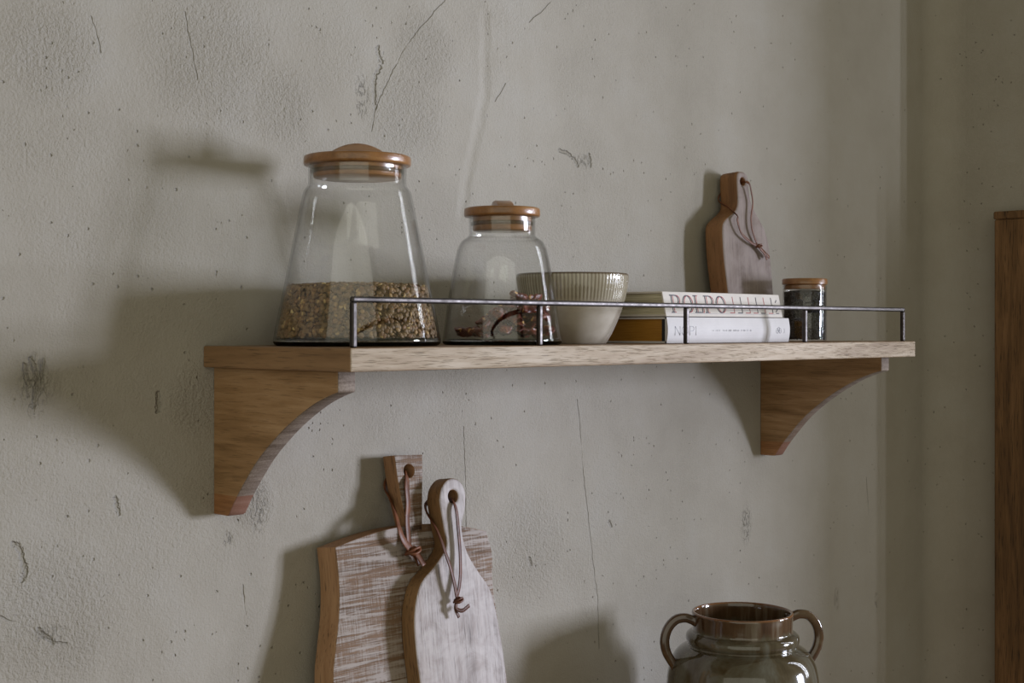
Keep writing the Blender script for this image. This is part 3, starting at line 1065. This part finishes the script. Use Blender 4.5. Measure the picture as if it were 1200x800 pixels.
# handle, thinner, flush behind
hd = rel([(.2290, 1.3068), (.2702, 1.3052), (.2675, 1.2790), (.2610, 1.2240), (.2610, 1.2200), (.2440, 1.2200), (.2400, 1.2260), (.2350, 1.2500), (.2310, 1.2800)], .245, za)
hd = smooth_closed(hd, 4, (0, 1, 3, 4, 5, 6))
ca = cos(math.atan(LA))
hx, hz = .2485-.245, 1.2885-za
me = plate('handle', [[(x, z/ca) for x, z in hd], [(x, z/ca) for x, z in hole(hx, hz, .0078)]], .0205, .0010)
for v in me.vertices: v.co.y += .0205
o = obj('handle', me, [M['a_front'], M['a_side']], A, smooth=False)
cord(A, [[(0.2514, -0.0185, 1.2837), (0.2463, -0.0287, 1.2829), (0.2396, -0.0362, 1.2704), (0.2386, -0.0393, 1.2536), (0.2362, -0.0407, 1.235), (0.2347, -0.0445, 1.2165), (0.2338, -0.0475, 1.2066), (0.2364, -0.0490, 1.201)],
         [(0.2514, -0.0120, 1.2855), (0.2440, -0.0050, 1.2828), (0.2335, -0.0070, 1.2700), (0.2290, -0.0215, 1.2570), (0.2230, -0.0365, 1.2435), (0.2165, -0.0500, 1.2307), (0.2178, -0.0547, 1.2186), (0.2279, -0.0531, 1.208), (0.2373, -0.0508, 1.202)]],
     .0098, .0019, M['leather'], (.2350, -.0515, 1.2030), .0058,
     [[(0.2360, -0.0516, 1.2039), (0.2406, -0.0555, 1.1966), (0.2445, -0.0600, 1.1870)], [(0.2350, -0.0506, 1.2039), (0.2425, -0.0500, 1.1944), (0.2455, -0.0508, 1.1866)]], 1.0)

# paddle board lying against it
LB = LA
def yb(z): return -.0353+LB*(z-ZS)
pb = [(0.2915, 1.2791), (0.2821, 1.2769), (0.2735, 1.2691), (0.2699, 1.2599), (0.269, 1.2525), (0.2721, 1.224), (0.2738, 1.2051), (0.2551, 1.1867), (0.2347, 1.1725), (0.2241, 1.1556), (0.2176, 1.1293), (0.2172, 1.0932), (0.2191, 1.0659), (.2215, 1.01), (.2240, .955), (.2262, CT+.014), (.2330, CT), (.3370, CT), (.3445, CT+.014), (.3475, .955), (.3497, 1.005), (0.35, 1.0432), (0.348, 1.0817), (0.3433, 1.1207), (0.3361, 1.1504), (0.3211, 1.1714), (0.3075, 1.192), (0.3013, 1.2116), (0.301, 1.2259), (0.3066, 1.2397), (0.3103, 1.2537), (0.3097, 1.2653), (0.3029, 1.2754)]
ol = smooth_closed(rel(pb, .28, CT), 6)
Bb, _ = board('cutting_board', 'pale greyed paddle board with rounded handle, in front of the whitewashed board', [ol, hole(.2908-.28, 1.2588-CT, .0068)], .0225, .0032, [M['b_front'], M['b_side']], (.28, yb(CT), CT), LB)
cord(Bb, [[(0.2935, -0.0476, 1.2535), (0.2892, -0.0590, 1.2527), (0.2881, -0.0651, 1.2419), (0.2885, -0.0675, 1.223), (0.2883, -0.0705, 1.1995), (0.2853, -0.0744, 1.1765), (0.2805, -0.0774, 1.1604), (0.2754, -0.0787, 1.1499)],
          [(0.2935, -0.0440, 1.2540), (0.2870, -0.0300, 1.2545), (0.2730, -0.0305, 1.2490), (0.2672, -0.0395, 1.2400), (0.2662, -0.0520, 1.2290), (0.2635, -0.0660, 1.2140), (0.2640, -0.0735, 1.1990), (0.2674, -0.0765, 1.1860), (0.2707, -0.0793, 1.1693), (0.2737, -0.0802, 1.154), (0.2753, -0.0798, 1.149)]],
     .0058, .0016, M['leather_dark'], (.2754, -.0812, 1.1475), .0038,
     [[(0.2752, -0.0800, 1.1481), (0.2721, -0.0801, 1.1389), (0.2755, -0.0824, 1.1286)], [(0.2752, -0.0800, 1.1481), (0.2711, -0.083, 1.1396), (0.2778, -0.0855, 1.1362), (0.2878, -0.0859, 1.1405)]], .8)

# small board behind the books
LS = .06
ys = -.042
sb = [(.8672, 1.6712), (.8600, 1.6700), (.8555, 1.6640), (.8545, 1.6500), (.8545, 1.6320), (.8520, 1.6200), (.8440, 1.6120), (.8310, 1.6050), (.8190, 1.5965), (.8146, 1.5850), (.8146, 1.5485), (.8190, 1.51), (.8240, 1.47), (.8270, ZS+.008), (.8320, ZS), (.9250, ZS), (.9310, ZS+.008), (.9330, 1.47), (.9324, 1.5032), (.9300, 1.5450), (.9275, 1.5680), (.9200, 1.5890), (.9060, 1.6060), (.8960, 1.6180), (.8890, 1.6280), (.8860, 1.6400), (.8850, 1.6550), (.8825, 1.6650), (.8760, 1.6705)]
ol = smooth_closed(rel(sb, .87, ZS), 6)
Sb, _ = board('cutting_board', 'small brown paddle board with leather cord, leaning behind the books', [ol, hole(.8700-.87, 1.6570-ZS, .0052)], .0315, .0042, [M['s_front'], M['s_side']], (.87, -.0520, ZS), LS)
cord(Sb, [[(0.8720, -0.025, 1.6570), (0.8680, -0.0425, 1.6560), (0.8724, -0.047, 1.6534), (0.8776, -0.047, 1.6417), (0.8811, -0.047, 1.6262), (0.877, -0.047, 1.6053), (0.8786, -0.048, 1.5871), (0.887, -0.048, 1.5729), (0.8912, -0.048, 1.5658)],
          [(0.8720, -0.025, 1.6575), (0.8740, -0.0100, 1.6575), (0.8680, -0.0055, 1.6480), (0.8510, -0.0090, 1.6310), (0.8470, -0.0280, 1.6200), (0.8425, -0.0480, 1.6060), (0.8400, -0.0500, 1.5985), (0.8505, -0.050, 1.5809), (0.8752, -0.050, 1.5687), (0.8912, -0.050, 1.5658)]],
     .0042, .0014, M['leather'], (.8905, -.0505, 1.5655), .0036,
     [[(0.8904, -0.0495, 1.5657), (0.901, -0.0505, 1.5588), (0.9150, -0.0515, 1.5500)], [(0.8883, -0.051, 1.5656), (0.9009, -0.052, 1.5563), (0.9073, -0.053, 1.5467)]], 1.3)

# ------------------------------------------------------------------ the two-handled pot
PX, PY = .691, -.165
pt = thing('stoneware_pot', 'olive brown glazed stoneware pot with two loop handles, below the shelf', 'pot', (PX, PY, CT))
zr = .1882      # rim height
po = [(0, .003), (.050, .003), (.054, 0), (.060, .001), (.066, .010), (.080, .035), (.0915, .062), (.0963, .085), (.0960, .098), (.0945, .112), (.0905, .126), (.0835, .1375), (.0745, .1440), (.0700, .1462), (.0692, .1480), (.0708, .1510), (.0716, .1550), (.0705, .1595), (.0665, .1628), (.0632, .1645), (.0630, .170), (.0634, .180), (.0640, .1858), (.0634, .1880), (.0618, .1884), (.0600, .1872), (.0590, .180), (.0588, .168), (.0600, .155), (.0640, .142), (.0800, .130), (.0885, .110), (.0905, .085), (.085, .055), (.070, .022), (.045, .010), (0, .009)]
po = [(max(0, p.x), p.y) for p in crom([(a, b, 0) for a, b in po], 4)]
po[0] = (0, po[0][1]); po[-1] = (0, po[-1][1])
body_ = obj('body', lathe(po, 112), M['pot'], pt)
hp = [(.0600, .1770), (.0660, .1795), (.0760, .1825), (.0880, .1800), (.0980, .1690), (.1020, .1540), (.0995, .1400), (.0935, .1290), (.0885, .1215), (.0850, .1150)]
for sgn in (1, -1):
    bm = bmesh.new()
    ang = radians(-36)+(pi if sgn < 0 else 0)
    d = Vector((cos(ang), sin(ang), 0))
    sweep(bm, [d*r+Vector((0, 0, z)) for r, z in hp], .0115, .0095, Vector((-sin(ang), cos(ang), 0)), prof=16, smoothk=6, taper=lambda t: 1.0+.35*max(0, t-.85)/.15+.2*max(0, .12-t)/.12)
    obj('handle', tomesh(bm), M['pot_handle'], pt)

# ------------------------------------------------------------------ dark plank at the side wall
pk = thing('wooden_plank', 'tall dark weathered plank standing against the side wall', 'plank', (1.46, -.1262, 0))
PH = ZS+.2135
bm = bmesh.new(); box_bm(bm, 0, .038, -.072, 0, 0, PH-.0135)
o = obj('plank', tomesh(bm), M['plank'], pk, smooth=False); bevel_mod(o, .003, 3)
bm = bmesh.new(); box_bm(bm, -.0012, .0392, -.0732, .0012, PH-.0135, PH)
o = obj('end_cap', tomesh(bm), M['plank'], pk, smooth=False); bevel_mod(o, .003, 3)

# ------------------------------------------------------------------ light
def area(name, loc, target, sx, sy, power, col, spread=180):
    l = bpy.data.lights.new(name, 'AREA')
    l.shape = 'RECTANGLE'; l.size = sx; l.size_y = sy
    l.energy = power; l.color = col; l.spread = radians(spread)
    o = bpy.data.objects.new(name, l)
    C.objects.link(o)
    o.location = loc
    d = Vector(target)-Vector(loc)
    o.rotation_euler = d.to_track_quat('-Z', 'Y').to_euler()
    return o
# daylight through a tall two-pane window, right and in front
wc = Vector((3.35, -2.98, ZS+.07))
tgt = Vector((.15, 0, ZS-.02))
side = (tgt-wc).cross(Vector((0, 0, 1))).normalized()
for s in (-1, 1):
    area('window_daylight', wc+side*.20*s, tgt+side*.20*s, .30, .85, 92, (.92, .985, 1.19))
# broad fill lamp, added for the room's bright side, left and behind the viewer
area('room_fill', (-3.2, -3.2, ZS+.35), (.3, -.1, ZS-.1), 6.2, 4.2, 48, (1.25, 1.22, 1.05))
# a slim two-pane side window on the added shading wall
for y in (-.80, -.93):
    area('side_window', (1.955, y, ZS+.35), (0., y, ZS+.35), .04, 1.4, 3.0, (.95, .99, 1.1))

w = bpy.data.worlds.new('room')
bpy.context.scene.world = w
w.use_nodes = True
bg = w.node_tree.nodes['Background']
bg.inputs[0].default_value = (1., .935, .64, 1)
bg.inputs[1].default_value = .25

# ------------------------------------------------------------------ camera
cam = bpy.data.cameras.new('camera')
co = bpy.data.objects.new('camera', cam)
C.objects.link(co)
co.location = (-.7942, -1.2286, ZS+.01696)
co.rotation_euler = (pi/2, 0, radians(-(90-44.8328)))
cam.sensor_width = 36
cam.lens = 1662.03/1200*36
cam.shift_y = -14.63/1200
cam.clip_start = .05
sc = bpy.context.scene
sc.camera = co
sc.view_settings.view_transform = 'Standard'
sc.view_settings.look = 'None'
sc.view_settings.gamma = 1
sc.view_settings.use_curve_mapping = False
sc.view_settings.exposure = 0
sc.cycles.use_denoising = True
sc.cycles.transparent_max_bounces = 32
sc.cycles.max_bounces = 16
sc.cycles.transmission_bounces = 12
